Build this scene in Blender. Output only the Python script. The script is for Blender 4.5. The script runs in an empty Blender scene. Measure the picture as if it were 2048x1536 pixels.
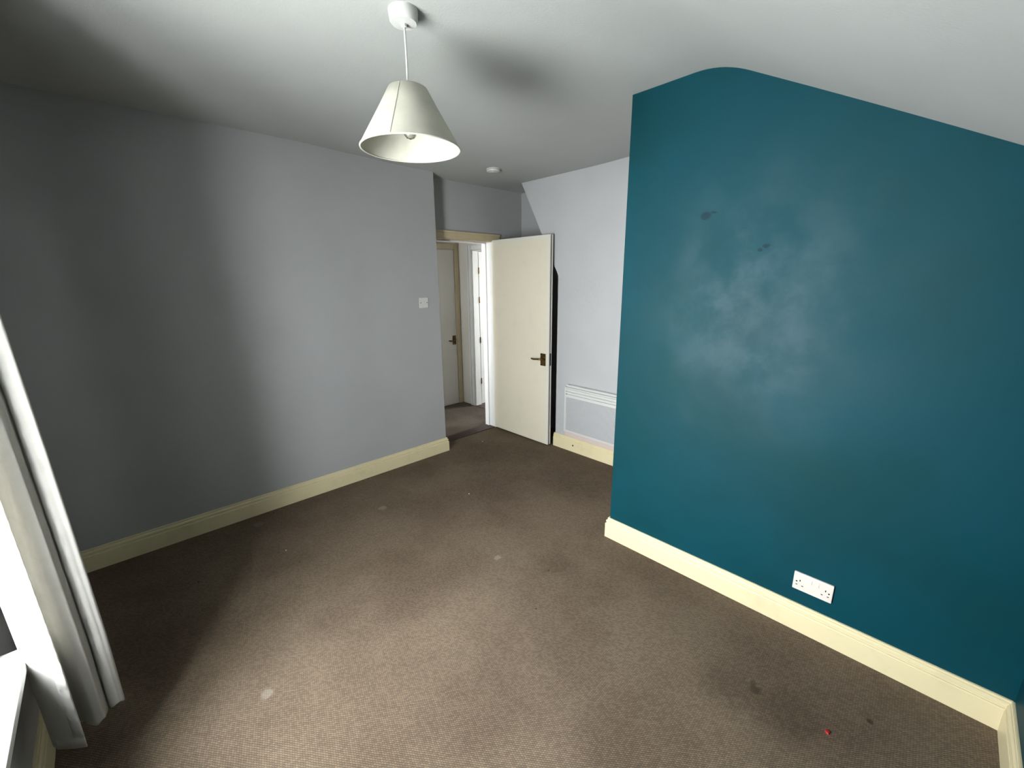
import bpy, bmesh, math, random
from mathutils import Vector, Matrix
random.seed(7)
K = 1.055            # one drawing unit in metres (UK sockets and switches set the scale)
SC = bpy.context.scene
COL = SC.collection

# ------------------------------------------------------------------ camera, world, daylight, exposure
cam_d = bpy.data.cameras.new('camera'); cam = bpy.data.objects.new('camera', cam_d); COL.objects.link(cam)
cam_d.sensor_width = 36.0; cam_d.lens = 844.25 / 2048 * 36.0; cam_d.clip_start = 0.02
def cam_axes(yaw, pitch, roll):
    y, p, r = (math.radians(v) for v in (yaw, pitch, roll))
    fw = Vector((-math.sin(y) * math.cos(p), math.cos(y) * math.cos(p), math.sin(p)))
    ri = Vector((math.cos(y), math.sin(y), 0)); up = ri.cross(fw)
    return math.cos(r) * ri + math.sin(r) * up, -math.sin(r) * ri + math.cos(r) * up, fw
ri, up, fw = cam_axes(46.174, -13.9143, -0.4782)
cam.matrix_world = Matrix(((ri.x, up.x, -fw.x, 2.9931 * K), (ri.y, up.y, -fw.y, 0), (ri.z, up.z, -fw.z, 1.5 * K), (0, 0, 0, 1)))
SC.camera = cam

SKY_POWER = 9.0
world = bpy.data.worlds.new('overcast_sky'); SC.world = world; world.use_nodes = True
wn = world.node_tree; wn.nodes.clear()
wo = wn.nodes.new('ShaderNodeOutputWorld'); wb = wn.nodes.new('ShaderNodeBackground')
tc = wn.nodes.new('ShaderNodeTexCoord'); sp = wn.nodes.new('ShaderNodeSeparateXYZ'); rp = wn.nodes.new('ShaderNodeValToRGB')
mr = wn.nodes.new('ShaderNodeMapRange'); mr.inputs[1].default_value = -1; mr.inputs[2].default_value = 1
wn.links.new(tc.outputs['Generated'], sp.inputs[0]); wn.links.new(sp.outputs[2], mr.inputs[0]); wn.links.new(mr.outputs[0], rp.inputs[0])
rp.color_ramp.elements[0].position = 0.0; rp.color_ramp.elements[0].color = (0.34, 0.35, 0.33, 1)      # pale ground
rp.color_ramp.elements[1].position = 1.0; rp.color_ramp.elements[1].color = (0.90, 0.96, 0.98, 1)       # cloud
e = rp.color_ramp.elements.new(0.49); e.color = (0.90, 0.93, 0.92, 1)
e = rp.color_ramp.elements.new(0.52); e.color = (0.95, 0.98, 0.98, 1)
wn.links.new(rp.outputs[0], wb.inputs[0]); wb.inputs[1].default_value = SKY_POWER; wn.links.new(wb.outputs[0], wo.inputs[0])

# window sizes (drawing units): main window in the near wall, and an unseen opening added to light the room past the landing
WX0, WX1, WZ0, WZ1 = 1.36, 2.22, 0.50, 1.86
RX0, RX1, RZ0, RZ1 = -0.30, 0.30, 0.85, 1.75
LX0, LX1, LZ0, LZ1 = -0.53, -0.30, 0.85, 1.90      # unseen opening added at the landing's near end to light it
YHL0, YHL = 1.2, 3.12
YN, YNO = -0.375, -0.66          # near wall, inside and outside faces
YR, YRO = 5.0, 5.15              # far wall of the room past the landing
def portal(name, x0, x1, z0, z1, y, into):
    l = bpy.data.lights.new(name, 'AREA'); l.shape = 'RECTANGLE'; l.size = (x1 - x0) * K; l.size_y = (z1 - z0) * K
    l.cycles.is_portal = True
    o = bpy.data.objects.new(name, l); COL.objects.link(o); o.location = ((x0 + x1) / 2 * K, y * K, (z0 + z1) / 2 * K)
    o.rotation_euler = (math.radians(90 if into > 0 else -90), 0, 0)
    return o
portal('daylight_portal', WX0, WX1, WZ0, WZ1, YNO - 0.02, 1)
portal('daylight_portal', LX0, LX1, LZ0, LZ1, YHL0 - 0.12, 1)
portal('daylight_portal', RX0, RX1, RZ0, RZ1, YRO + 0.02, -1)

vs = SC.view_settings
vs.view_transform = 'Standard'; vs.look = 'None'; vs.gamma = 1.0; vs.use_curve_mapping = False; vs.exposure = 3.22
SC.display_settings.display_device = 'sRGB'
SC.cycles.use_denoising = True
SC.cycles.diffuse_bounces = 5; SC.cycles.max_bounces = 14; SC.cycles.transparent_max_bounces = 12
SC.cycles.sample_clamp_indirect = 12.0

# ------------------------------------------------------------------ materials
ALB = 0.66           # the photograph's deep shade calls for darker paints and a longer exposure
def srgb(r, g, b):
    f = lambda c: (c / 255 / 12.92) if c / 255 <= 0.04045 else ((c / 255 + 0.055) / 1.055) ** 2.4
    return (f(r) * ALB, f(g) * ALB, f(b) * ALB, 1.0)
class Mat:
    def __init__(s, name, col, rough=0.6, spec=0.4, metal=0.0):
        s.m = bpy.data.materials.new(name); s.m.use_nodes = True; s.t = s.m.node_tree
        s.b = s.t.nodes['Principled BSDF']; s.out = s.t.nodes['Material Output']
        s.b.inputs['Base Color'].default_value = col; s.b.inputs['Roughness'].default_value = rough
        s.b.inputs['Specular IOR Level'].default_value = spec; s.b.inputs['Metallic'].default_value = metal
        s.col = None; s._tc = None
    def n(s, kind, **kw):
        x = s.t.nodes.new(kind)
        for k, v in kw.items(): setattr(x, k, v)
        return x
    def l(s, a, b): s.t.links.new(a, b)
    def obj(s):
        if s._tc is None: s._tc = s.n('ShaderNodeTexCoord')
        return s._tc.outputs['Object']
    def noise(s, scale, detail=3, rough=0.5, vec=None):
        x = s.n('ShaderNodeTexNoise'); x.inputs['Scale'].default_value = scale; x.inputs['Detail'].default_value = detail
        x.inputs['Roughness'].default_value = rough; s.l(vec or s.obj(), x.inputs['Vector']); return x.outputs['Fac']
    def ramp(s, fac, lo, hi, a=0.0, b=1.0):
        x = s.n('ShaderNodeMapRange'); x.interpolation_type = 'SMOOTHSTEP'
        for i, v in enumerate((lo, hi, a, b), 1): x.inputs[i].default_value = v
        s.l(fac, x.inputs[0]); return x.outputs[0]
    def math(s, op, a, b=None):
        x = s.n('ShaderNodeMath', operation=op)
        for i, v in enumerate((a, b)):
            if v is None: continue
            if isinstance(v, (int, float)): x.inputs[i].default_value = v
            else: s.l(v, x.inputs[i])
        return x.outputs[0]
    def mix(s, fac, a, b, blend='MIX'):
        x = s.n('ShaderNodeMix', data_type='RGBA', blend_type=blend)
        if isinstance(fac, (int, float)): x.inputs[0].default_value = fac
        else: s.l(fac, x.inputs[0])
        for i, v in ((6, a), (7, b)):
            if isinstance(v, tuple): x.inputs[i].default_value = v
            else: s.l(v, x.inputs[i])
        return x.outputs[2]
    def color(s, c): s.l(c, s.b.inputs['Base Color']); return s
    def rough(s, r): s.l(r, s.b.inputs['Roughness']); return s
    def bump(s, h, strength=0.2, dist=0.002):
        x = s.n('ShaderNodeBump'); x.inputs['Strength'].default_value = strength; x.inputs['Distance'].default_value = dist
        s.l(h, x.inputs['Height']); s.l(x.outputs[0], s.b.inputs['Normal']); return s
    def spot(s, p, r0, r1, warp=0.0, stretch=(1, 1, 1), wscale=30):
        """mask 1 inside r0 .. 0 outside r1 round the point p (object coords, drawing units)"""
        v = s.obj()
        if warp:
            nz = s.n('ShaderNodeTexNoise'); nz.inputs['Scale'].default_value = wscale; s.l(v, nz.inputs['Vector'])
            a = s.n('ShaderNodeVectorMath', operation='SUBTRACT'); s.l(nz.outputs['Color'], a.inputs[0]); a.inputs[1].default_value = (.5, .5, .5)
            b = s.n('ShaderNodeVectorMath', operation='SCALE'); s.l(a.outputs[0], b.inputs[0]); b.inputs['Scale'].default_value = warp
            c = s.n('ShaderNodeVectorMath', operation='ADD'); s.l(v, c.inputs[0]); s.l(b.outputs[0], c.inputs[1]); v = c.outputs[0]
        d = s.n('ShaderNodeVectorMath', operation='SUBTRACT'); s.l(v, d.inputs[0]); d.inputs[1].default_value = tuple(q * K for q in p)
        g = s.n('ShaderNodeVectorMath', operation='MULTIPLY'); s.l(d.outputs[0], g.inputs[0]); g.inputs[1].default_value = stretch
        ln = s.n('ShaderNodeVectorMath', operation='LENGTH'); s.l(g.outputs[0], ln.inputs[0])
        return s.ramp(ln.outputs['Value'], r0 * K, r1 * K, 1.0, 0.0)

def paint(name, col, var=0.05, rough=0.7, spec=0.3, bump=0.12, scale=260):
    m = Mat(name, col, rough, spec)
    f = m.ramp(m.noise(2.3, 4), 0.3, 0.7)
    dark = tuple(c * (1 - var) for c in col[:3]) + (1,)
    m.color(m.mix(f, col, dark)); m.bump(m.noise(scale, 3), bump, 0.0015)
    return m

M = {}
M['grey'] = paint('grey_wall_paint', srgb(182, 183, 184)).m
hw = paint('pale_grey_wall_paint', srgb(198, 199, 201))
base = hw.b.inputs['Base Color'].links[0].from_socket
# bare pinkish plaster left round the heater, with torn brown edges
sx = hw.n('ShaderNodeSeparateXYZ'); hw.l(hw.obj(), sx.inputs[0])
wob = hw.math('MULTIPLY', hw.math('SUBTRACT', hw.noise(45, 3), 0.5), 0.02)
xx = hw.math('ADD', sx.outputs[0], wob); zz = hw.math('ADD', sx.outputs[2], wob)
inx = hw.math('MULTIPLY', hw.math('GREATER_THAN', xx, 0.722 * K), hw.math('LESS_THAN', xx, 1.7 * K))
inz = hw.math('MULTIPLY', hw.math('GREATER_THAN', zz, 0.05 * K), hw.math('LESS_THAN', zz, 0.595 * K))
patch = hw.math('MULTIPLY', inx, inz)
c1 = hw.mix(patch, base, srgb(222, 205, 198))
tx = hw.math('MULTIPLY', hw.math('GREATER_THAN', xx, 0.722 * K), hw.math('LESS_THAN', xx, 0.742 * K))
tz = hw.math('MULTIPLY', hw.math('GREATER_THAN', zz, 0.24 * K), hw.math('LESS_THAN', zz, 0.60 * K))
tear = hw.math('MULTIPLY', hw.math('MULTIPLY', tx, tz), hw.ramp(hw.noise(22, 2), 0.46, 0.54))
c2 = hw.mix(tear, c1, srgb(120, 98, 90))
smud = hw.math('MULTIPLY', hw.spot((0.9, 2.838, 1.35), 0.02, 0.25, 0.1), hw.ramp(hw.noise(40, 4), 0.5, 0.8, 0, 0.16))
hw.color(hw.mix(smud, c2, srgb(120, 122, 125)))
M['pale'] = hw.m
M['ceiling'] = paint('white_ceiling_paint', srgb(196, 199, 197), 0.05, 0.75, 0.25, 0.25, 120).m
# teal feature wall, matt paint, dusty in the middle with window sheen painted in
tl = Mat('teal_wall_paint', srgb(0, 84, 105), 0.42, 0.13)
f = tl.ramp(tl.noise(1.7, 4), 0.35, 0.7)
c = tl.mix(f, srgb(0, 66, 78), srgb(0, 60, 68))
dust_sheen = tl.math('MULTIPLY', tl.spot((2.40, 1.965, 1.38), 0.05, 0.55, 0.35, (1, 1, 0.8), 4), tl.ramp(tl.noise(5, 4, 0.6), 0.35, 0.75))
c = tl.mix(tl.math('MULTIPLY', dust_sheen, 0.13), c, srgb(150, 165, 175))
for p, r0, r1, st in (((2.171, 1.965, 1.761), 0.012, 0.022, (0.8, 1, 1.2)), ((2.204, 1.965, 1.771), 0.004, 0.009, (0.45, 1, 1.2)), ((2.402, 1.965, 1.608), 0.006, 0.011, (0.7, 1, 1.2)), ((2.424, 1.965, 1.624), 0.006, 0.011, (0.7, 1, 1.2))):
    c = tl.mix(tl.math('MULTIPLY', tl.spot(p, r0, r1, 0.02, st), 0.75), c, srgb(0, 38, 50))
tl.color(c); tl.rough(tl.ramp(tl.noise(3.0, 4), 0.25, 0.75, 0.50, 0.60)); tl.bump(tl.noise(140, 3), 0.1, 0.0015)
M['teal'] = tl.m
def gloss(name, col, rough=0.35, var=0.06):
    m = Mat(name, col, rough, 0.45)
    dirty = tuple(c_ * (1 - 2.2 * var) for c_ in col[:3]) + (1,)
    m.color(m.mix(m.ramp(m.noise(9, 5, 0.6), 0.5, 0.8), col, dirty)); m.bump(m.noise(60, 3), 0.06, 0.001); return m
M['cream'] = gloss('cream_gloss_paint', srgb(240, 227, 186)).m
dm = gloss('cream_door_paint', srgb(238, 231, 210), 0.4, 0.025)
sz = dm.n('ShaderNodeSeparateXYZ'); dm.l(dm.obj(), sz.inputs[0])
dbase = dm.b.inputs['Base Color'].links[0].from_socket
wv = dm.math('MULTIPLY', dm.math('SUBTRACT', dm.noise(12, 3), 0.5), 0.05)
band = dm.math('MAXIMUM', dm.ramp(dm.math('ADD', sz.outputs[2], wv), 1.815 * K, 1.835 * K), dm.ramp(dm.math('ADD', sz.outputs[0], wv), 0.545 * K, 0.56 * K))
dm.color(dm.mix(dm.math('MULTIPLY', band, 0.7), dbase, srgb(234, 234, 226)))      # unpainted undercoat along the top and free edge
M['door'] = dm.m
M['jamb'] = gloss('white_gloss_paint', srgb(236, 236, 234), 0.35, 0.03).m
M['beige'] = gloss('beige_frame_paint', srgb(206, 190, 156), 0.45).m
M['hallwall'] = paint('off_white_hall_paint', srgb(226, 222, 213)).m
M['plastic'] = gloss('white_plastic', srgb(222, 222, 220), 0.3, 0.01).m
M['socketface'] = gloss('ivory_plastic', srgb(236, 226, 218), 0.3, 0.02).m
M['dark'] = Mat('dark_slot', srgb(30, 26, 24), 0.8, 0.2).m
M['void'] = Mat('bare_dark_brick', srgb(40, 36, 34), 0.95, 0.05).m
br = Mat('aged_brass', srgb(128, 104, 58), 0.38, 0.5, 0.9)
br.color(br.mix(br.ramp(br.noise(60, 4), 0.4, 0.65), srgb(140, 114, 62), srgb(66, 50, 28))); M['brass'] = br.m
wd = Mat('dark_red_threshold_wood', srgb(66, 34, 24), 0.5, 0.4)
mp = wd.n('ShaderNodeMapping'); mp.inputs['Scale'].default_value = (30, 3, 30); wd.l(wd.obj(), mp.inputs[0])
wd.color(wd.mix(wd.ramp(wd.noise(3, 5, 0.6, mp.outputs[0]), 0.35, 0.65), srgb(62, 30, 20), srgb(36, 17, 12))); M['wood'] = wd.m
ew = Mat('raw_door_edge_wood', srgb(70, 62, 50), 0.8, 0.2); M['edge'] = ew.m
M['mesh'] = None
# loop-pile carpet
def carpet(name, ca, cb, marks=()):
    m = Mat(name, ca, 0.95, 0.1)
    s3 = m.n('ShaderNodeSeparateXYZ'); m.l(m.obj(), s3.inputs[0])
    nzv = m.math('MULTIPLY', m.math('SUBTRACT', m.noise(14, 2), 0.5), 0.006)
    a = math.radians(38); ca_, sa_ = math.cos(a), math.sin(a); PV, PU = 0.0066, 0.0096
    u = m.math('ADD', m.math('MULTIPLY', s3.outputs[0], ca_), m.math('MULTIPLY', s3.outputs[1], sa_))
    v = m.math('ADD', m.math('SUBTRACT', m.math('MULTIPLY', s3.outputs[1], ca_), m.math('MULTIPLY', s3.outputs[0], sa_)), nzv)
    vi = m.math('FLOOR', m.math('MULTIPLY', v, 1 / PV))
    us = m.math('ADD', m.math('MULTIPLY', u, 1 / PU), m.math('MULTIPLY', vi, 0.5))
    row = m.math('ABSOLUTE', m.math('SINE', m.math('MULTIPLY', v, math.pi / PV)))
    loop = m.math('ABSOLUTE', m.math('SINE', m.math('MULTIPLY', us, math.pi)))
    h = m.math('ADD', m.math('MULTIPLY', row, 0.55), m.math('MULTIPLY', loop, 0.45))
    cell = m.n('ShaderNodeCombineXYZ'); m.l(m.math('FLOOR', us), cell.inputs[0]); m.l(vi, cell.inputs[1])
    wn2 = m.n('ShaderNodeTexWhiteNoise', noise_dimensions='2D'); m.l(cell.outputs[0], wn2.inputs['Vector'])
    worn = m.ramp(m.noise(1.6, 4, 0.55), 0.36, 0.66)
    c = m.mix(worn, ca, cb)
    pit = m.math('MULTIPLY', m.ramp(h, 0.15, 0.8, 0.48, 1.12), m.ramp(wn2.outputs['Value'], 0, 1, 0.86, 1.14))
    cc = m.n('ShaderNodeVectorMath', operation='SCALE'); m.l(c, cc.inputs[0]); m.l(pit, cc.inputs['Scale']); c = cc.outputs[0]
    for p, r0, r1, warp, st, amt, mc in marks:
        c = m.mix(m.math('MULTIPLY', m.spot(p, r0, r1, warp, st), amt), c, mc)
    m.color(c); m.bump(h, 0.4, 0.003); return m.m
pale_s, dark_s = srgb(160, 150, 138), srgb(58, 46, 34)
marks = [((0.516, 1.149, 0), .018, .034, .03, (1, 1, 1), .45, pale_s), ((1.441, .204, 0), .016, .028, .03, (1, 1, 1), .5, pale_s),
         ((1.455, 1.353, 0), .014, .026, .03, (1, 1, 1), .5, pale_s), ((.14, .493, 0), .02, .04, .03, (1, 1, 1), .3, pale_s),
         ((2.71, 1.52, 0), .008, .02, .02, (.8, .8, 1), .55, dark_s), ((2.695, 1.545, 0), .005, .014, .01, (1, .6, 1), .45, dark_s),
         ((2.62, 1.47, 0), .03, .16, .12, (1, 1, 1), .35, dark_s), ((2.82, 1.50, 0), .03, .15, .12, (1, 1, 1), .3, dark_s),
         ((3.026, 1.678, 0), .006, .014, .01, (1, 1, 1), .7, dark_s), ((1.75, 1.55, 0), .02, .16, .1, (1, 1, 1), .22, dark_s),
         ((0.35, 2.25, 0), .05, .42, .3, (1, 1, 1), .35, dark_s), ((1.3, 2.35, 0), .05, .35, .3, (1, 1, 1), .3, dark_s)]
M['carpet'] = carpet('brown_loop_carpet', srgb(124, 109, 92), srgb(108, 93, 78), marks)
M['hallcarpet'] = carpet('grey_brown_hall_carpet', srgb(98, 88, 78), srgb(76, 68, 60))
# fabrics
def cloth(name, col, trans, scale):
    m = Mat(name, col, 0.9, 0.1)
    m.color(m.mix(m.ramp(m.noise(scale * 0.05, 4), 0.4, 0.75), col, tuple(q * 0.9 for q in col[:3]) + (1,)))
    m.bump(m.noise(scale, 2), 0.2, 0.001)
    tr = m.n('ShaderNodeBsdfTranslucent'); tr.inputs['Color'].default_value = col
    mx = m.n('ShaderNodeMixShader'); mx.inputs[0].default_value = trans
    m.l(m.b.outputs[0], mx.inputs[1]); m.l(tr.outputs[0], mx.inputs[2]); m.l(mx.outputs[0], m.out.inputs['Surface']); return m.m
M['curtain'] = cloth('off_white_curtain_cotton', srgb(240, 238, 232), 0.45, 500)
M['shade'] = cloth('ivory_shade_linen', srgb(228, 226, 212), 0.22, 400)
gl = Mat('clear_glass', (1, 1, 1, 1)); tr = gl.n('ShaderNodeBsdfTransparent'); gs = gl.n('ShaderNodeBsdfGlossy'); gs.inputs['Roughness'].default_value = 0.02
mx = gl.n('ShaderNodeMixShader'); mx.inputs[0].default_value = 0.06
gl.l(tr.outputs[0], mx.inputs[1]); gl.l(gs.outputs[0], mx.inputs[2]); gl.l(mx.outputs[0], gl.out.inputs['Surface']); M['glass'] = gl.m
bg = Mat('bulb_glass', (1, 1, 1, 1), 0.03, 0.5); bg.b.inputs['Transmission Weight'].default_value = 1.0; M['bulb'] = bg.m
# perforated heater front
pm = Mat('perforated_heater_grille', srgb(205, 206, 208), 0.45, 0.4)
vv = pm.n('ShaderNodeTexVoronoi'); vv.inputs['Scale'].default_value = 190; vv.inputs['Randomness'].default_value = 0.0; pm.l(pm.obj(), vv.inputs['Vector'])
hole = pm.ramp(vv.outputs['Distance'], 0.25, 0.4, 1, 0)
pm.color(pm.mix(hole, srgb(208, 209, 211), srgb(110, 112, 116))); pm.bump(hole, -0.4, 0.001); M['mesh'] = pm.m
M['red'] = Mat('red_scrap', srgb(175, 10, 14), 0.6).m
M['scrapdark'] = Mat('dark_scrap', srgb(46, 36, 28), 0.8).m
M['scrapwhite'] = Mat('pale_scrap', srgb(220, 214, 205), 0.7).m

# ------------------------------------------------------------------ mesh helpers (drawing units in, metres out)
class MB:
    def __init__(s): s.v = []; s.f = []; s.mi = []
    def add(s, vs, fs, mi=0):
        o = len(s.v); s.v += [tuple(p) for p in vs]; s.f += [tuple(i + o for i in q) for q in fs]; s.mi += [mi] * len(fs); return s
    def box(s, x0, x1, y0, y1, z0, z1, mi=0):
        return s.add([(x0, y0, z0), (x1, y0, z0), (x1, y1, z0), (x0, y1, z0), (x0, y0, z1), (x1, y0, z1), (x1, y1, z1), (x0, y1, z1)],
                     [(3, 2, 1, 0), (4, 5, 6, 7), (0, 1, 5, 4), (1, 2, 6, 5), (2, 3, 7, 6), (3, 0, 4, 7)], mi)
    def prism(s, pts, a0, a1, axis='y', mi=0):
        def P(p, a): return (p[0], a, p[1]) if axis == 'y' else ((a, p[0], p[1]) if axis == 'x' else (p[0], p[1], a))
        n = len(pts)
        return s.add([P(p, a0) for p in pts] + [P(p, a1) for p in pts],
                     [tuple(range(n))[::-1], tuple(range(n, 2 * n))] + [(i, (i + 1) % n, n + (i + 1) % n, n + i) for i in range(n)], mi)
    def lathe(s, prof, c, seg=32, axis='z', closed=False, mi=0):
        vs, fs = [], []
        for r, h in prof:
            for k in range(seg):
                t = 2 * math.pi * k / seg; a, b = r * math.cos(t), r * math.sin(t)
                vs.append((c[0] + a, c[1] + b, c[2] + h) if axis == 'z' else ((c[0] + a, c[1] + h, c[2] + b) if axis == 'y' else (c[0] + h, c[1] + a, c[2] + b)))
        m = len(prof); rng = range(m if closed else m - 1)
        for i in rng:
            j = (i + 1) % m
            for k in range(seg): fs.append((i * seg + k, i * seg + (k + 1) % seg, j * seg + (k + 1) % seg, j * seg + k))
        if not closed:
            if prof[0][0] > 1e-6: fs.append(tuple(range(seg))[::-1])
            if prof[-1][0] > 1e-6: fs.append(tuple(range((m - 1) * seg, m * seg)))
        return s.add(vs, fs, mi)
    def tube(s, pts, r, seg=10, mi=0):
        pts = [Vector(p) for p in pts]; vs, fs = [], []
        for i, p in enumerate(pts):
            d = (pts[min(i + 1, len(pts) - 1)] - pts[max(i - 1, 0)]).normalized()
            a = d.cross(Vector((0.3, 0.5, 0.81)) if abs(d.z) < .9 else Vector((1, 0.2, 0))).normalized(); b = d.cross(a)
            rr = r[i] if isinstance(r, (list, tuple)) else r
            for k in range(seg):
                t = 2 * math.pi * k / seg; vs.append(tuple(p + a * rr * math.cos(t) + b * rr * math.sin(t)))
        for i in range(len(pts) - 1):
            for k in range(seg): fs.append((i * seg + k, i * seg + (k + 1) % seg, (i + 1) * seg + (k + 1) % seg, (i + 1) * seg + k))
        fs.append(tuple(range(seg))[::-1]); fs.append(tuple(range((len(pts) - 1) * seg, len(pts) * seg)))
        return s.add(vs, fs, mi)
    def sweep(s, path, prof, side, caps=True, mi=0):
        """profile (offset, z) carried along a floor path; side=+1 pushes the offset to the left of travel; mitred corners"""
        n = len(path); P = [Vector((p[0], p[1])) for p in path]; vs, fs = [], []
        for i in range(n):
            d0 = (P[i] - P[i - 1]).normalized() if i else None
            d1 = (P[i + 1] - P[i]).normalized() if i < n - 1 else None
            nr = [Vector((-d.y, d.x)) * side for d in (d0, d1) if d is not None]
            m = nr[0] if len(nr) == 1 else (nr[0] + nr[1]) / (1 + nr[0].dot(nr[1]))
            for o, z in prof: vs.append((P[i].x + m.x * o, P[i].y + m.y * o, z))
        q = len(prof)
        for i in range(n - 1):
            for k in range(q): fs.append((i * q + k, i * q + (k + 1) % q, (i + 1) * q + (k + 1) % q, (i + 1) * q + k))
        if caps: fs.append(tuple(range(q))[::-1]); fs.append(tuple(range((n - 1) * q, n * q)))
        return s.add(vs, fs, mi)
    def build(s, name, mats, parent=None, origin=(0, 0, 0), bevel=0, smooth=False, seg=2):
        mats = mats if isinstance(mats, (list, tuple)) else [mats]
        me = bpy.data.meshes.new(name); O = Vector(origin)
        me.from_pydata([tuple((Vector(p) - O) * K) for p in s.v], [], s.f)
        for m in mats: me.materials.append(m)
        me.polygons.foreach_set('material_index', s.mi)
        b = bmesh.new(); b.from_mesh(me); bmesh.ops.recalc_face_normals(b, faces=b.faces[:]); b.to_mesh(me); b.free()
        if smooth:
            me.polygons.foreach_set('use_smooth', [True] * len(me.polygons)); me.set_sharp_from_angle(angle=math.radians(38))
        o = bpy.data.objects.new(name, me); COL.objects.link(o); o.location = O * K
        if parent is not None:
            o.parent = parent; o.location = O * K - (ROOT.get(parent.name) or parent.location)
            ROOT[o.name] = O * K
        else: ROOT[o.name] = O * K
        if bevel:
            bv = o.modifiers.new('bevel', 'BEVEL'); bv.width = bevel * K; bv.segments = seg; bv.limit_method = 'ANGLE'; bv.angle_limit = math.radians(35)
        return o
ROOT = {}
def thing(name, label, cat, loc, group=None, kind=None):
    o = bpy.data.objects.new(name, None); COL.objects.link(o); o.empty_display_size = 0.05
    o.location = Vector(loc) * K; ROOT[o.name] = Vector(loc) * K
    return tag(o, label, cat, group, kind)
def tag(o, label, cat, group=None, kind=None):
    o['label'] = label; o['category'] = cat
    if group: o['group'] = group
    if kind: o['kind'] = kind
    return o
def struct(o, label, cat): return tag(o, label, cat, None, 'structure')

# ------------------------------------------------------------------ room sizes (drawing units)
H = 2.336
YL = 2.045                      # far end of the left wall
XD, XDB = -0.15, -0.28          # door wall, room face and landing face
YB, XB, XR = 1.965, 1.774, 3.348
XK = 2.177; SL = (1.689 - H) / (XR - XK)
YH, YA = 2.838, 3.165           # heater wall, back of the alcove behind it
HS = 0.1241
XH0 = -1.15                     # landing
def smooth(t): t = max(0., min(1., t)); return t * t * (3 - 2 * t)
def ceil_z(x, y):
    r = 0.11                     # soft change from the flat ceiling to the slope
    if x < XK - r: z = H
    elif x > XK + r: z = H + SL * (x - XK)
    else: t = (x - XK + r) / (2 * r); z = H + SL * r * t * t
    return z - 0.020 * smooth((y - 0.9) / 1.1) * (1 - smooth((x - 0.9) / 0.8)) + 0.004 * math.sin(3.1 * x + 1.3 * y) * math.sin(2.3 * y)

# ------------------------------------------------------------------ floor and ceiling
floor = MB().box(XD - 0.0, XR + 0.1, YNO, YA + 0.05, -0.06, 0.0).box(XDB - 0.02, XD, YNO, 2.0, -0.06, 0).build('floor', M['carpet'])
struct(floor, 'worn brown loop-pile carpet with stains covering the bedroom floor', 'carpet')
hf = MB().box(XH0 - 0.05, XDB, YHL0 - 0.05, YHL + 0.02, -0.06, 0.0).box(-1.2, 1.05, YHL + 0.12, YR + 0.05, -0.06, -0.002).build('floor', M['hallcarpet'])
struct(hf, 'grey-brown carpet of the landing seen through the doorway', 'carpet')
cb = MB(); xs = [-0.3 + 0.1 * i for i in range(24)] + [2.02 + 0.025 * i for i in range(14)] + [2.40 + 0.1 * i for i in range(11)]
ys = [YNO + (YA + 0.1 - YNO) * i / 40 for i in range(41)]
nx, ny = len(xs), len(ys); vv_ = [(x, y, ceil_z(x, y)) for y in ys for x in xs]; tv = [(x, y, z + 0.06) for x, y, z in vv_]
fs = []
for j in range(ny - 1):
    for i in range(nx - 1):
        a = j * nx + i; fs += [(a, a + 1, a + nx + 1, a + nx), (a + nx * ny, a + nx * ny + nx, a + nx * ny + nx + 1, a + nx * ny + 1)]
for j in range(ny - 1):
    for i in (0, nx - 1): a = j * nx + i; fs.append((a, a + nx, a + nx + nx * ny, a + nx * ny))
for i in range(nx - 1):
    for j in (0, ny - 1): a = j * nx + i; fs.append((a, a + 1, a + 1 + nx * ny, a + nx * ny))
cb.add(vv_ + tv, fs)
ceil = cb.build('ceiling', M['ceiling'], smooth=True)
struct(ceil, 'white painted ceiling, flat at left and sloping down under the roof at right', 'ceiling')
hc = MB().box(XH0 - 0.1, XDB + 0.0, YHL0 - 0.1, YHL + 0.1, H, H + 0.05).box(-1.2, 1.05, YHL + 0.1, YRO, H, H + 0.05).build('ceiling', M['ceiling'])
struct(hc, 'plain white ceiling over the landing beyond the doorway', 'ceiling')

# ------------------------------------------------------------------ walls
HT = H + 0.03
w = MB().box(XDB - 0.0, 0.0, YNO, YL, -0.05, HT).build('wall_left', M['grey'], bevel=0.004)
struct(w, 'long plain grey painted wall on the left of the room', 'wall')
w = MB().prism([(YL, 1.878), (YA + .1, 1.878), (YA + .1, HT), (YL, HT)], XDB, XD, 'x').box(XDB, XD, 2.79, YA + .1, -0.05, 1.878).build('wall_doorway', M['grey'])
struct(w, 'grey wall over and beside the open doorway, set back from the left wall', 'wall')
w = MB().box(XD, 1.0, YA, YA + 0.06, -0.05, HT).box(0.95, 1.0, YH + .045, YA, -0.05, HT).build('wall_alcove', M['grey'])
struct(w, 'shaded grey back wall of the alcove behind the open door', 'wall')
w = MB().prism([(0.150, HT), (0.612, 1.529), (0.612, -0.05), (XB + 0.2, -0.05), (XB + 0.2, HT)], YH, YH + 0.045, 'y').build('wall_back', M['pale'])
struct(w, 'pale grey partition wall with a slanting cut upper edge, holding the heater', 'wall')
cp = [(x, ceil_z(x, YB) + 0.02) for x in [XB + (XR + 0.1 - XB) * i / 40 for i in range(41)]]
wb_ = MB().prism([(XB, -0.05)] + cp + [(XR + 0.1, -0.05)], YB, YB + 0.95, 'y')
for i, f_ in enumerate(wb_.f):
    q = [wb_.v[k] for k in f_]
    if all(abs(p[0] - XB) < 1e-6 for p in q): wb_.mi[i] = 1
w = wb_.build('wall_breast', [M['teal'], M['pale']], bevel=0.006)
struct(w, 'deep teal painted feature wall of the chimney breast under the sloping ceiling', 'wall')
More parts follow.
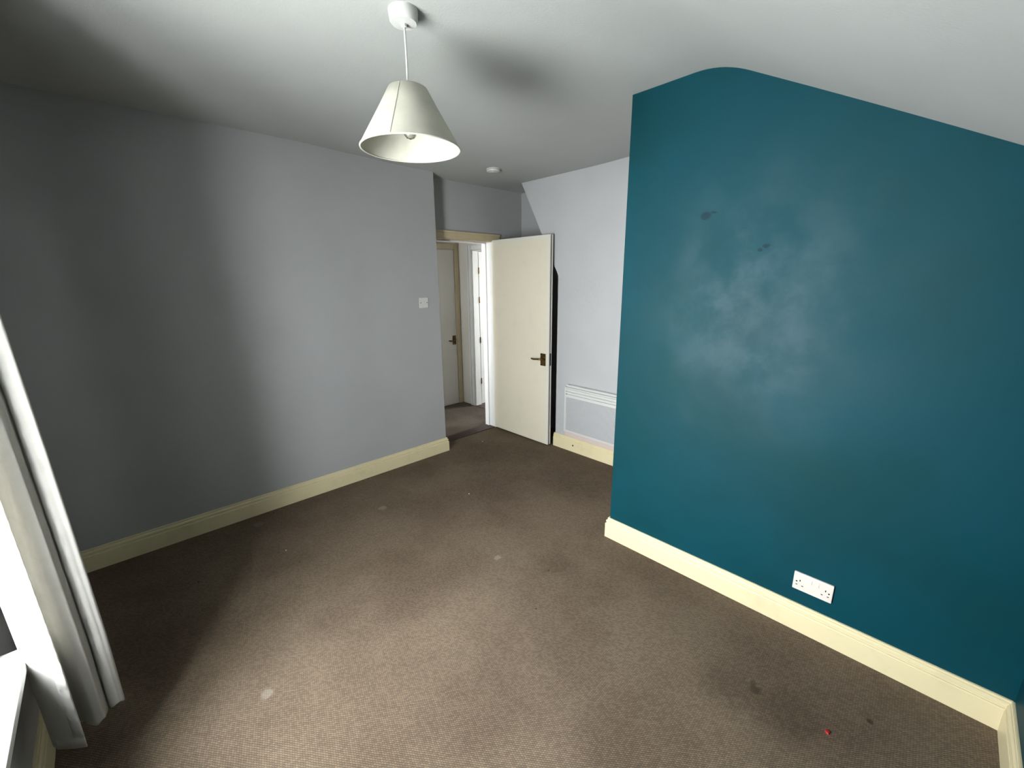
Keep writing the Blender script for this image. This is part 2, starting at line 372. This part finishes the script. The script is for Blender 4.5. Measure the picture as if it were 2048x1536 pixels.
w = MB().box(XR, XR + 0.1, YN, YB, -0.05, 1.75).build('wall_right', M['teal'])
struct(w, 'low teal wall at the bottom right corner below the sloping ceiling', 'wall')
nw = MB().box(XDB, WX0, YNO, YN, -0.05, HT).box(WX1, XR + 0.1, YNO, YN, -0.05, HT).box(WX0, WX1, YNO, YN, -0.05, WZ0 - 0.02).box(WX0, WX1, YNO, YN, WZ1, HT)
w = nw.build('wall_front', M['grey']); struct(w, 'grey window wall at the near left behind the curtain', 'wall')
# landing and the room past it
w = MB().box(XH0 - 0.1, XH0, YHL0 - .1, YHL + 0.1, -0.05, HT).build('wall_landing_left', M['hallwall'])
struct(w, 'off-white landing wall holding the closed flush door', 'wall')
w = MB().box(XH0, -0.906, YHL, YHL + 0.08, -0.05, HT).box(-0.906, -0.22, YHL, YHL + 0.08, 1.835, HT).box(-0.22, XDB + 0.29, YHL + 0.12, YHL + 0.2, -0.05, HT).build('wall_landing_back', M['hallwall'])
struct(w, 'off-white landing wall around the further white doorway', 'wall')
w = MB().box(XH0, LX0, YHL0 - .1, YHL0, -0.05, HT).box(LX1, XDB, YHL0 - .1, YHL0, -0.05, HT).box(LX0, LX1, YHL0 - .1, YHL0, -0.05, LZ0).box(LX0, LX1, YHL0 - .1, YHL0, LZ1, HT).build('wall_landing_front', M['hallwall']); struct(w, 'off-white wall with an unseen opening added for light at the near end of the landing', 'wall')
fr = MB().box(-1.25, -1.15, YHL + 0.08, YRO, -0.05, HT).box(1.0, 1.1, YHL + 0.1, YRO, -0.05, HT)
fr.box(-1.15, RX0, YR, YRO, -0.05, HT).box(RX1, 1.0, YR, YRO, -0.05, HT).box(RX0, RX1, YR, YRO, -0.05, RZ0).box(RX0, RX1, YR, YRO, RZ1, HT).box(0.0, 1.0, YHL + 0.11, YHL + 0.2, -0.05, HT)
w = fr.build('wall_further_room', M['hallwall']); struct(w, 'white walls of the further room beyond the landing', 'wall')

# ------------------------------------------------------------------ baseboards
SK = [(0, 0), (0.018, 0), (0.018, 0.086), (0.0165, 0.090), (0.0115, 0.0915), (0.0115, 0.0965), (0.0150, 0.100), (0.0145, 0.107), (0.0100, 0.1125), (0.0060, 0.1135), (0.0060, 0.1175), (0.0085, 0.1195), (0.0075, 0.1232), (0.004, HS), (0, HS)]
def base(name, path, side, label, mat='cream'):
    o = MB().sweep(path, SK, side).build(name, M[mat]); struct(o, label, 'baseboard'); return o
base('baseboard_left', [(0.0, YN), (0.0, YL), (XD - 0.0, YL)], -1, 'long cream moulded baseboard along the left grey wall')
base('baseboard_back', [(0.600, YH), (XB, YH)], -1, 'cream baseboard below the panel heater with a small hole')
base('baseboard_breast', [(XB, YH - .02), (XB, YB), (XR, YB)], -1, 'bright cream baseboard along the foot of the teal wall')
base('baseboard_right', [(XR, YB - 0.0), (XR, YN)], -1, 'cream baseboard running toward the viewer in the bottom right corner')
base('baseboard_front', [(XR - .02, YN), (0.018, YN)], -1, 'shaded cream baseboard under the window wall behind the curtain')
MB().lathe([(0.0075, 0), (0.0075, 0.002)], (0.83, YH - 0.0195, 0.060), 12, 'y').build('hole', M['dark'], bpy.data.objects['baseboard_back'])

# ------------------------------------------------------------------ door frame, open door
t = thing('trim_1', 'cream moulded door frame around the open doorway', 'door frame', (XD, 2.45, 0), kind='structure')
MB().box(XD, XD + 0.014, YL + .002, 2.861, 1.852, 1.903).box(XD, XD + 0.020, YL + .002, 2.861, 1.893, 1.912).build('head_architrave', M['beige'], t, bevel=0.003)
MB().box(XD, XD + 0.014, 2.80, 2.861, 0.0, 1.8515).build('side_architrave', M['beige'], t, bevel=0.003)
MB().box(XDB - .005, XD + .004, YL + .001, 2.79, 1.845, 1.877).build('head_lining', M['beige'], t, bevel=0.002)
MB().box(XDB - .005, XD + .004, 2.766, 2.789, 0.0, 1.8445).build('jamb', M['jamb'], t, bevel=0.002)
MB().box(XDB - .005, XD + .004, YL + .001, YL + 0.012, 0.0, 1.8445).build('jamb', M['jamb'], t, bevel=0.002)
MB().box(XDB - .005, XDB + 0.05, 2.752, 2.7655, 0.0, 1.832).box(XDB - .005, XDB + 0.05, YL + .014, 2.752, 1.832, 1.8445).build('door_stop', M['jamb'], t, bevel=0.002)
th = MB().box(XDB, XD, YL + .002, 2.789, -0.06, 0.006).build('trim_2', M['wood'], bevel=0.003); struct(th, 'dark red-brown wooden threshold board across the open doorway', 'threshold')

DX0, DX1, DY = -0.148, 0.582, 2.763
d = thing('door_1', 'cream painted flush door standing open flat against the back wall', 'door', (DX0, DY + 0.02, 0), kind='structure')
MB().box(DX0, DX1, DY, DY + 0.013, 0.012, 1.858).build('front_panel', M['door'], d, bevel=0.002)
MB().box(DX0, DX1, DY + 0.027, DY + 0.040, 0.012, 1.858).build('back_panel', M['door'], d, bevel=0.002)
core = MB().box(DX0 + .002, DX1 - 0.004, DY + 0.0132, DY + 0.0268, 0.014, 1.855).build('core', M['edge'], d)
MB().box(DX1 - .0038, DX1 + .001, DY + 0.010, DY + 0.030, 0.755, 0.865).build('latch_plate', M['dark'], d)
def handle(parent, px, y, z, along, mirror=1, axis='y', s=1.0):
    """lever handle on a plate; face looks to -y (axis y) or +x (axis x)"""
    def T(a, o, c):  # a along face, o out of face, c up
        return (px + a * along, y - o, z + c) if axis == 'y' else (px + o, y + a * along, z + c)
    def bx(a0, a1, o0, o1, c0, c1):
        m = MB(); p, q = T(a0, o0, c0), T(a1, o1, c1)
        return m.box(min(p[0], q[0]), max(p[0], q[0]), min(p[1], q[1]), max(p[1], q[1]), min(p[2], q[2]), max(p[2], q[2]))
    h = bx(-0.03 * s, 0.03 * s, 0.0, 0.006, -0.055, 0.055).build('door_handle', M['brass'], parent, origin=T(0, 0, 0), bevel=0.002)
    pts = [T(0, 0.004, 0.006), T(0, 0.035, 0.006), T(0.012, 0.044, 0.007), T(0.035, 0.046, 0.005), T(0.075, 0.046, 0.0), T(0.095, 0.046, 0.003), T(0.105, 0.046, 0.005)]
    MB().tube(pts, [0.010, 0.009, 0.008, 0.0075, 0.007, 0.008, 0.006], 12).build('lever', M['brass'], h, origin=T(0, 0.02, 0), smooth=True)
    for c in (-0.044, 0.044):
        MB().lathe([(0.004, -0.001), (0.004, 0.0012), (0.002, 0.002)], (0, 0, 0), 10, 'y' if axis == 'y' else 'x').build('screw', M['brass'], h, origin=(0, 0, 0))
        o = COL.objects[-1]
        o.location = Vector(T(0, 0.0065, c)) * K - Vector(T(0, 0, 0)) * K
        if axis == 'y': o.rotation_euler = (0, 0, math.pi)
    return h
handle(d, 0.519, DY - .0005, 0.805, -1)
for z in (0.22, 1.62):
    MB().lathe([(0.006, -0.04), (0.006, 0.04)], (DX0 - 0.004, DY + 0.047, z), 12).build('hinge', M['brass'], d, smooth=True)

# landing: closed flush door with beige frame
d2 = thing('door_2', 'closed off-white flush door at the far left of the landing', 'door', (XH0 + .01, 2.75, 0), kind='structure')
MB().box(XH0 + 0.001, XH0 + 0.012, 2.36, 3.045, 0.010, 1.832).build('leaf', M['hallwall'], d2, bevel=0.003)
handle(d2, XH0 + 0.0125, 3.005, 0.797, -1, axis='x', s=0.8)
t3 = thing('trim_3', 'beige architrave around the closed landing door', 'door frame', (XH0, 2.7, 0), kind='structure')
MB().box(XH0, XH0 + 0.018, 3.052, 3.112, 0, 1.90).build('side_architrave', M['beige'], t3, bevel=0.004)
MB().box(XH0, XH0 + 0.018, 2.29, 2.35, 0, 1.90).build('side_architrave', M['beige'], t3, bevel=0.004)
MB().box(XH0, XH0 + 0.018, 2.3505, 3.0515, 1.842, 1.90).build('head_architrave', M['beige'], t3, bevel=0.004)
# further doorway: white frame, white door standing open, brass hinges
t4 = thing('trim_4', 'white gloss frame of the further doorway on the landing', 'door frame', (-0.6, YHL, 0), kind='structure')
MB().box(-0.965, -0.897, YHL - 0.012, YHL - .0005, 0, 1.875).box(-0.965, -0.945, YHL - .022, YHL - .0121, 0, 1.875).box(-0.925, -0.902, YHL - .017, YHL - .0121, 0, 1.875).build('side_architrave', M['jamb'], t4, bevel=0.003)
MB().box(-0.8965, -0.29, YHL - 0.016, YHL - .0005, 1.823, 1.875).build('head_architrave', M['jamb'], t4, bevel=0.004)
MB().box(-0.9055, -0.886, YHL + 0.0, YHL + 0.081, 0, 1.815).build('jamb', M['jamb'], t4, bevel=0.003)
MB().box(-0.905, -0.24, YHL + 0.0, YHL + 0.081, 1.8155, 1.834).build('head_lining', M['jamb'], t4, bevel=0.003)
th2 = MB().box(-0.895, -0.24, YHL - 0.012, YHL + 0.125, -0.05, 0.004).build('trim_5', M['wood'], bevel=0.003); struct(th2, 'dark reddish threshold board under the further white doorway', 'threshold')
d3 = thing('door_3', 'bright white door standing open in the further doorway', 'door', (-0.9, YHL + 0.15, 0), kind='structure')
MB().box(-0.926, -0.890, YHL + 0.092, YHL + 0.80, 0.012, 1.808).build('leaf', M['jamb'], d3, bevel=0.002)
for z in (0.30, 0.80, 1.27, 1.60):
    MB().lathe([(0.0065, -0.035), (0.0065, 0.035)], (-0.884, YHL + 0.088, z), 10).build('hinge', M['brass'], d3, smooth=True)

# ------------------------------------------------------------------ window in the near wall
wn_ = thing('window_1', 'white framed window with a deep sill at the near left edge', 'window', (1.79, YNO, WZ0), kind='structure')
fy0, fy1 = YNO + 0.03, YNO + 0.09
def frame(name, x0, x1, z0, z1, t_, y0, y1, parent):
    return MB().box(x0, x0 + t_, y0, y1, z0, z1).box(x1 - t_, x1, y0, y1, z0, z1).box(x0 + t_, x1 - t_, y0, y1, z0, z0 + t_).box(x0 + t_, x1 - t_, y0, y1, z1 - t_, z1).build(name, M['jamb'], parent, bevel=0.003)
frame('window_frame', WX0 + .001, WX1 - .001, WZ0 + .001, WZ1 - .001, 0.045, fy0, fy1, wn_)
xm = (WX0 + WX1) / 2
MB().box(xm - 0.02, xm + 0.02, fy0, fy1, WZ0 + 0.047, WZ1 - 0.047).build('mullion', M['jamb'], wn_, bevel=0.003)
for a, b in ((WX0 + .046, xm - .021), (xm + .021, WX1 - .046)):
    MB().box(a, b, fy0 + 0.025, fy0 + 0.031, WZ0 + 0.047, WZ1 - 0.047).build('pane', M['glass'], wn_)
MB().box(WX0 + .001, WX1 - .001, fy1 + .001, YN, WZ0 - 0.018, WZ0).box(WX0 - 0.044, WX1 + 0.044, YN + .001, YN + 0.062, WZ0 - 0.028, WZ0).build('window_sill', M['jamb'], wn_, bevel=0.006, seg=3)

# ------------------------------------------------------------------ curtain: gathered folds hung beside the window
def catmull(P, n=8):
    out = []
    for i in range(len(P) - 1):
        p0, p1, p2, p3 = P[max(i - 1, 0)], P[i], P[i + 1], P[min(i + 2, len(P) - 1)]
        for k in range(n):
            t = k / n; t2, t3_ = t * t, t * t * t
            out.append(tuple(0.5 * (2 * b + (c - a) * t + (2 * a - 5 * b + 4 * c - d_) * t2 + (3 * b - a - 3 * c + d_) * t3_) for a, b, c, d_ in zip(p0, p1, p2, p3)))
    out.append(P[-1]); return out
low = [(1.448, -0.247), (1.430, -0.272), (1.398, -0.309), (1.365, -0.318), (1.325, -0.300), (1.330, -0.272), (1.352, -0.254), (1.376, -0.242), (1.387, -0.228), (1.388, -0.214), (1.383, -0.2065), (1.362, -0.203), (1.336, -0.201), (1.333, -0.198),
       (1.345, -0.194), (1.350, -0.183), (1.349, -0.170), (1.338, -0.161), (1.290, -0.172), (1.215, -0.205), (1.19, -0.225), (1.17, -0.21), (1.165, -0.19), (1.14, -0.185), (1.115, -0.21), (1.10, -0.245), (1.075, -0.25), (1.06, -0.22), (1.03, -0.215), (1.00, -0.235), (0.98, -0.26)]
cl = catmull(low, 6)
zs = [0.196, 0.203, 0.212, 0.23, 0.30, 0.45, 0.65, 0.85, 1.05, 1.25, 1.45, 1.65, 1.85, 2.02]
cv, cf = [], []; nC = len(cl)
for iz, z in enumerate(zs):
    k = max(0.0, (z - 0.45)) / 0.9
    for i, (x, y) in enumerate(cl):
        wobble = 0.0014 * math.sin(i * 0.55 + z * 3.0)
        dz = 0.006 * math.sin(i * 0.35) if iz == 0 else 0
        cv.append((x - 0.010 * k + wobble * 0.6, y - 0.016 * k - 0.004 * k * k + wobble, z + dz))
for a in range(len(zs) - 1):
    for i in range(nC - 1): cf.append((a * nC + i, a * nC + i + 1, (a + 1) * nC + i + 1, (a + 1) * nC + i))
ct = thing('curtain', 'off-white cotton curtain gathered in folds beside the window at the left edge', 'curtain', (1.25, -0.24, 0.196))
cu = MB().add(cv, cf).build('fabric', M['curtain'], ct, smooth=True)
sd = cu.modifiers.new('thickness', 'SOLIDIFY'); sd.thickness = 0.0022; sd.offset = 0
# puckered stitched hem down the leading edge
hv, hf_ = [], []
N = 130
for j in range(N + 1):
    z = 0.235 + (1.95 - 0.235) * j / N; k = max(0.0, (z - 0.45)) / 0.9; pk = 0.0038 * math.sin(j * 1.9) + 0.0015 * math.sin(j * 0.9)
    bx_, by_ = 1.448 - 0.010 * k, -0.247 - 0.016 * k - 0.004 * k * k
    for q in range(5):
        s_ = q / 4; hv.append((bx_ + 0.006 - 0.012 * s_ + (pk if q < 3 else 0) + .001, by_ + 0.001 - 0.020 * s_ + (pk * .6 if 0 < q < 4 else 0), z))
for j in range(N):
    for q in range(4): a = j * 5 + q; hf_.append((a, a + 1, a + 6, a + 5))
hm = MB().add(hv, hf_).build('stitched_hem', M['curtain'], ct, smooth=True)
sd = hm.modifiers.new('thickness', 'SOLIDIFY'); sd.thickness = 0.002; sd.offset = 0
bot = [(x, y) for x, y in catmull(low[:3], 6)]
hb, hbf = [], []
for i, (x, y) in enumerate(bot):
    for z in (0.190, 0.224): hb.append((x + 0.0035, y + 0.001, z))
for i in range(len(bot) - 1): hbf.append((2 * i, 2 * i + 2, 2 * i + 3, 2 * i + 1))
hb_ = MB().add(hb, hbf).build('bottom_hem', M['curtain'], ct, smooth=True)
sd = hb_.modifiers.new('thickness', 'SOLIDIFY'); sd.thickness = 0.003; sd.offset = 0
rod = thing('curtain_pole', 'plain white curtain pole fixed over the window', 'curtain pole', (1.75, -0.25, 2.06))
MB().tube([(0.85, -0.245, 2.06), (2.45, -0.245, 2.06)], 0.012, 16).build('pole', M['jamb'], rod, smooth=True)
for x in (0.95, 2.42): MB().tube([(x, YN + .001, 2.06), (x, -0.245, 2.06)], 0.008, 10).build('bracket', M['jamb'], rod, smooth=True)
for i in range(9):
    x = 1.0 + 0.05 * i; MB().lathe([(0.0135 + 0.003 * math.cos(q * math.pi / 4), 0.003 * math.sin(q * math.pi / 4)) for q in range(8)], (x, -0.245, 2.053), 18, 'x', closed=True).build('curtain_ring', M['jamb'], rod, smooth=True)

# ------------------------------------------------------------------ pendant lamp
LX, LY = 1.610, 0.860
HL = ceil_z(LX, LY)
pl = thing('pendant_lamp', 'ivory cone-shaped fabric pendant lamp hanging from a white ceiling rose', 'lamp', (LX, LY, HL))
MB().lathe([(0.047, 0.004), (0.047, -0.006), (0.044, -0.030), (0.040, -0.036), (0.010, -0.038), (0.009, -0.046), (0.006, -0.047)], (LX, LY, HL), 40).build('ceiling_rose', M['plastic'], pl, smooth=True)
fl = [(LX + 0.002 * math.sin(t_ * 3.2), LY + 0.001 * math.sin(t_ * 2.2 + 1), HL - 0.045 - t_ * (HL - 0.045 - 2.105)) for t_ in [i / 14 for i in range(15)]]
MB().tube(fl, 0.0033, 10).build('flex', M['plastic'], pl, smooth=True)
MB().lathe([(0.006, 0.05), (0.012, 0.045), (0.014, 0.0), (0.018, -0.005), (0.018, -0.030), (0.014, -0.034)], (LX, LY, 2.06), 24).build('lamp_holder', M['plastic'], pl, smooth=True)
ZB, ZT, RB, RT = 1.935, 2.118, 0.168, 0.060
sh = MB(); P_, th_ = [], 0.0035
prof = [(RB, ZB), (RB * .66 + RT * .34, ZB * .66 + ZT * .34), (RB * .33 + RT * .67, ZB * .33 + ZT * .67), (RT + .004, ZT - .004), (RT - .004, ZT), (RT - 0.009, ZT - .001), (RT - .004, ZT - .007), (RB * .33 + RT * .67 - th_, ZB * .33 + ZT * .67), (RB * .66 + RT * .34 - th_, ZB * .66 + ZT * .34), (RB - th_ - .001, ZB)]
shade = sh.lathe([(r, z - ZB) for r, z in prof], (LX, LY, ZB), 72, closed=True).build('lampshade', M['shade'], pl, origin=(LX, LY, ZB), smooth=True)
MB().lathe([(RB - .0025 + 0.0032 * math.cos(q * math.pi / 4), 0.0032 * math.sin(q * math.pi / 4)) for q in range(8)], (LX, LY, ZB), 72, closed=True).build('rim', M['shade'], shade, origin=(LX, LY, ZB), smooth=True)
an = math.radians(307)
ca_, sa_ = math.cos(an), math.sin(an)
MB().tube([(LX + (RB + .0006) * ca_, LY + (RB + .0006) * sa_, ZB), (LX + (RT + .006) * ca_, LY + (RT + .006) * sa_, ZT - .006)], 0.0008, 6).build('seam', M['shade'], shade, origin=(LX, LY, ZB), smooth=True)
for q in range(3):
    a_ = q * 2.094 + 0.4; MB().tube([(LX + 0.018 * math.cos(a_), LY + .018 * math.sin(a_), 2.05), (LX + (RT + .012) * math.cos(a_), LY + (RT + .012) * math.sin(a_), 2.088)], 0.0016, 6).build('spider_arm', M['plastic'], pl)
MB().lathe([(0.012, 0.03), (0.013, 0.015), (0.017, 0.0), (0.021, -0.020), (0.022, -0.034), (0.020, -0.046), (0.012, -0.055), (0.0, -0.058)], (LX, LY, 2.022), 32).build('bulb', M['bulb'], pl, smooth=True)

# ------------------------------------------------------------------ smoke alarm
SX, SY = 0.365, 2.345; SZ = ceil_z(SX, SY)
sa = thing('smoke_alarm', 'small round white smoke alarm on the ceiling near the doorway', 'smoke alarm', (SX, SY, SZ))
MB().lathe([(0.054, 0.004), (0.054, -0.006), (0.051, -0.007)], (SX, SY, SZ), 36).build('base', M['plastic'], sa, smooth=True)
MB().lathe([(0.047, -0.0072), (0.052, -0.010), (0.050, -0.018), (0.040, -0.023), (0.0, -0.024)], (SX, SY, SZ), 36).build('cover', M['plastic'], sa, smooth=True)
MB().lathe([(0.010, -0.0242), (0.009, -0.027), (0.0, -0.0275)], (SX + .012, SY - .012, SZ), 16).build('test_button', M['plastic'], sa, smooth=True)

# ------------------------------------------------------------------ light switch on the left wall
lsy, lsz = 1.888, 1.323
ls = thing('light_switch', 'square white single light switch on the left grey wall', 'light switch', (0, lsy, lsz))
MB().box(0, 0.009, lsy - .041, lsy + .041, lsz - .041, lsz + .041).build('faceplate', M['plastic'], ls, bevel=0.002)
MB().prism([(0.0085, lsz - .015), (0.0135, lsz - .015), (0.0095, lsz + .015), (0.0085, lsz + .015)], lsy - .010, lsy + .010, 'y').build('rocker', M['plastic'], ls, bevel=0.001)
for s_ in (-1, 1): MB().lathe([(0.0036, 0), (0.0036, 0.0012), (0.002, 0.0018)], (0.0088, lsy + s_ * 0.029, lsz), 12, 'x').build('screw', M['dark'], ls)

# ------------------------------------------------------------------ double socket on the teal wall
kx, kz = 2.770, 0.234
so = thing('wall_socket', 'white double power socket low on the teal wall', 'socket', (kx, YB, kz))
F = YB - 0.010
MB().box(kx - .0695, kx + .0695, F, YB, kz - .041, kz + .041).build('faceplate', M['socketface'], so, bevel=0.0025)
for s_ in (-1, 1):
    MB().prism([(F + .0005, kz + .006), (F - .003, kz + .008), (F - .0008, kz + .027), (F + .0005, kz + .027)], kx + s_ * 0.012 - .0085, kx + s_ * 0.012 + .0085, 'x').build('switch', M['socketface'], so, bevel=0.0006)
    cx_ = kx + s_ * 0.045
    MB().box(cx_ - .002, cx_ + .002, F - .0004, F + .001, kz + .002, kz + .010).build('earth_slot', M['dark'], so)
    for q in (-1, 1): MB().box(cx_ + q * .0105 - .0033, cx_ + q * .0105 + .0033, F - .0004, F + .001, kz - .018, kz - .0143).build('pin_slot', M['dark'], so)
    MB().lathe([(0.0032, 0), (0.0032, 0.0012), (0.001, 0.0014)], (kx + s_ * 0.057, F - .001, kz - 0.001), 12, 'y').build('screw', M['dark'], so)

# ------------------------------------------------------------------ panel heater on the back wall
hx0, hx1, hz0, hz1 = 0.752, 1.50, 0.185, 0.612
HY = YH - 0.001
ph = thing('panel_heater', 'white wall-mounted electric panel heater with louvred top and grey grille', 'heater', ((hx0 + hx1) / 2, YH, hz0))
MB().box(hx0, hx1, YH - 0.050, HY, hz0, hz1 - 0.02).box(hx0 + .004, hx1 - .004, YH - 0.040, HY, hz1 - 0.02, hz1).build('casing', M['plastic'], ph, bevel=0.006, seg=3)
yf = YH - 0.0505
MB().box(hx0 + .020, hx1 - .020, yf - .003, yf, hz0 + .022, hz1 - 0.108).build('grille', M['mesh'], ph, bevel=0.001)
for i in range(3):
    z = hz1 - 0.040 - i * 0.024
    MB().prism([(yf, z - .009), (yf - .013, z - .009), (yf - .009, z + .008), (yf, z + .009)], hx0 + .012, hx1 - .012, 'x').build('louvre', M['plastic'], ph)
for z in (hz1 - .053, hz1 - .077):
    MB().box(hx0 + .022, hx0 + .026, yf - .013, yf, z - .002, z + .002).build('louvre_clip', M['dark'], ph)
MB().box(hx0 + 0.001, hx0 + .014, yf - .004, yf + .001, hz0 + .004, hz1 - 0.024).build('side_rail', M['plastic'], ph, bevel=0.0015)
MB().box(hx0 + .0145, hx1 - .002, yf - .004, yf + .001, hz0 + .004, hz0 + .018).build('bottom_rail', M['plastic'], ph, bevel=0.0015)

# ------------------------------------------------------------------ scraps on the carpet
def scrap(x, y, r, mat, label, group=None, flat=0.4, name='scrap'):
    m = MB(); n_ = 7; ring = [(x + r * random.uniform(.6, 1.2) * math.cos(2 * math.pi * i / n_), y + r * random.uniform(.6, 1.2) * math.sin(2 * math.pi * i / n_)) for i in range(n_)]
    vs_ = [(p[0], p[1], 0.0006) for p in ring] + [(x + (p[0] - x) * .7, y + (p[1] - y) * .7, r * flat + .001) for p in ring]
    fs_ = [tuple(range(n_))[::-1], tuple(range(n_, 2 * n_))] + [(i, (i + 1) % n_, n_ + (i + 1) % n_, n_ + i) for i in range(n_)]
    o = m.add(vs_, fs_).build(name, M[mat], origin=(x, y, 0)); tag(o, label, 'debris', group); return o
scrap(2.93, 1.529, 0.011, 'red', 'tiny red scrap lying on the carpet near the bottom right')
scrap(0.778, 1.687, 0.005, 'scrapwhite', 'tiny white crumb in the middle of the carpet toward the doorway')
scrap(0.067, 2.412, 0.006, 'scrapwhite', 'tiny white crumb on the carpet just inside the threshold')
scrap(0.556, 0.53, 0.004, 'scrapwhite', 'tiny white crumb on the shaded carpet near the left baseboard')
for x, y, r, lb in ((0.03, 1.28, .006, 'dark speck touching the left baseboard, nearest of these to the doorway'), (0.028, 1.105, .005, 'dark speck at the left baseboard midway along the wall'),
                    (0.316, 1.1, .004, 'dark speck beside the round pale stain near the left wall'), (0.52, .123, .005, 'dark speck in the deep shade beyond the curtain'),
                    (.721, .552, .004, 'dark speck on the shaded carpet past the small white crumb'), (1.346, .881, .004, 'dark speck under the pendant lamp in the middle of the carpet'),
                    (1.726, 1.474, .0045, 'dark speck out from the corner of the teal wall'), (1.863, 1.229, .004, 'dark speck in the carpet centre in front of the teal wall'),
                    (.429, 2.158, .005, 'dark speck in the worn dark carpet before the open door'), (0.06, .60, .005, 'dark speck by the left baseboard at the edge of the shade')):
    scrap(x, y, r, 'scrapdark', lb, 'dark specks on the carpet')
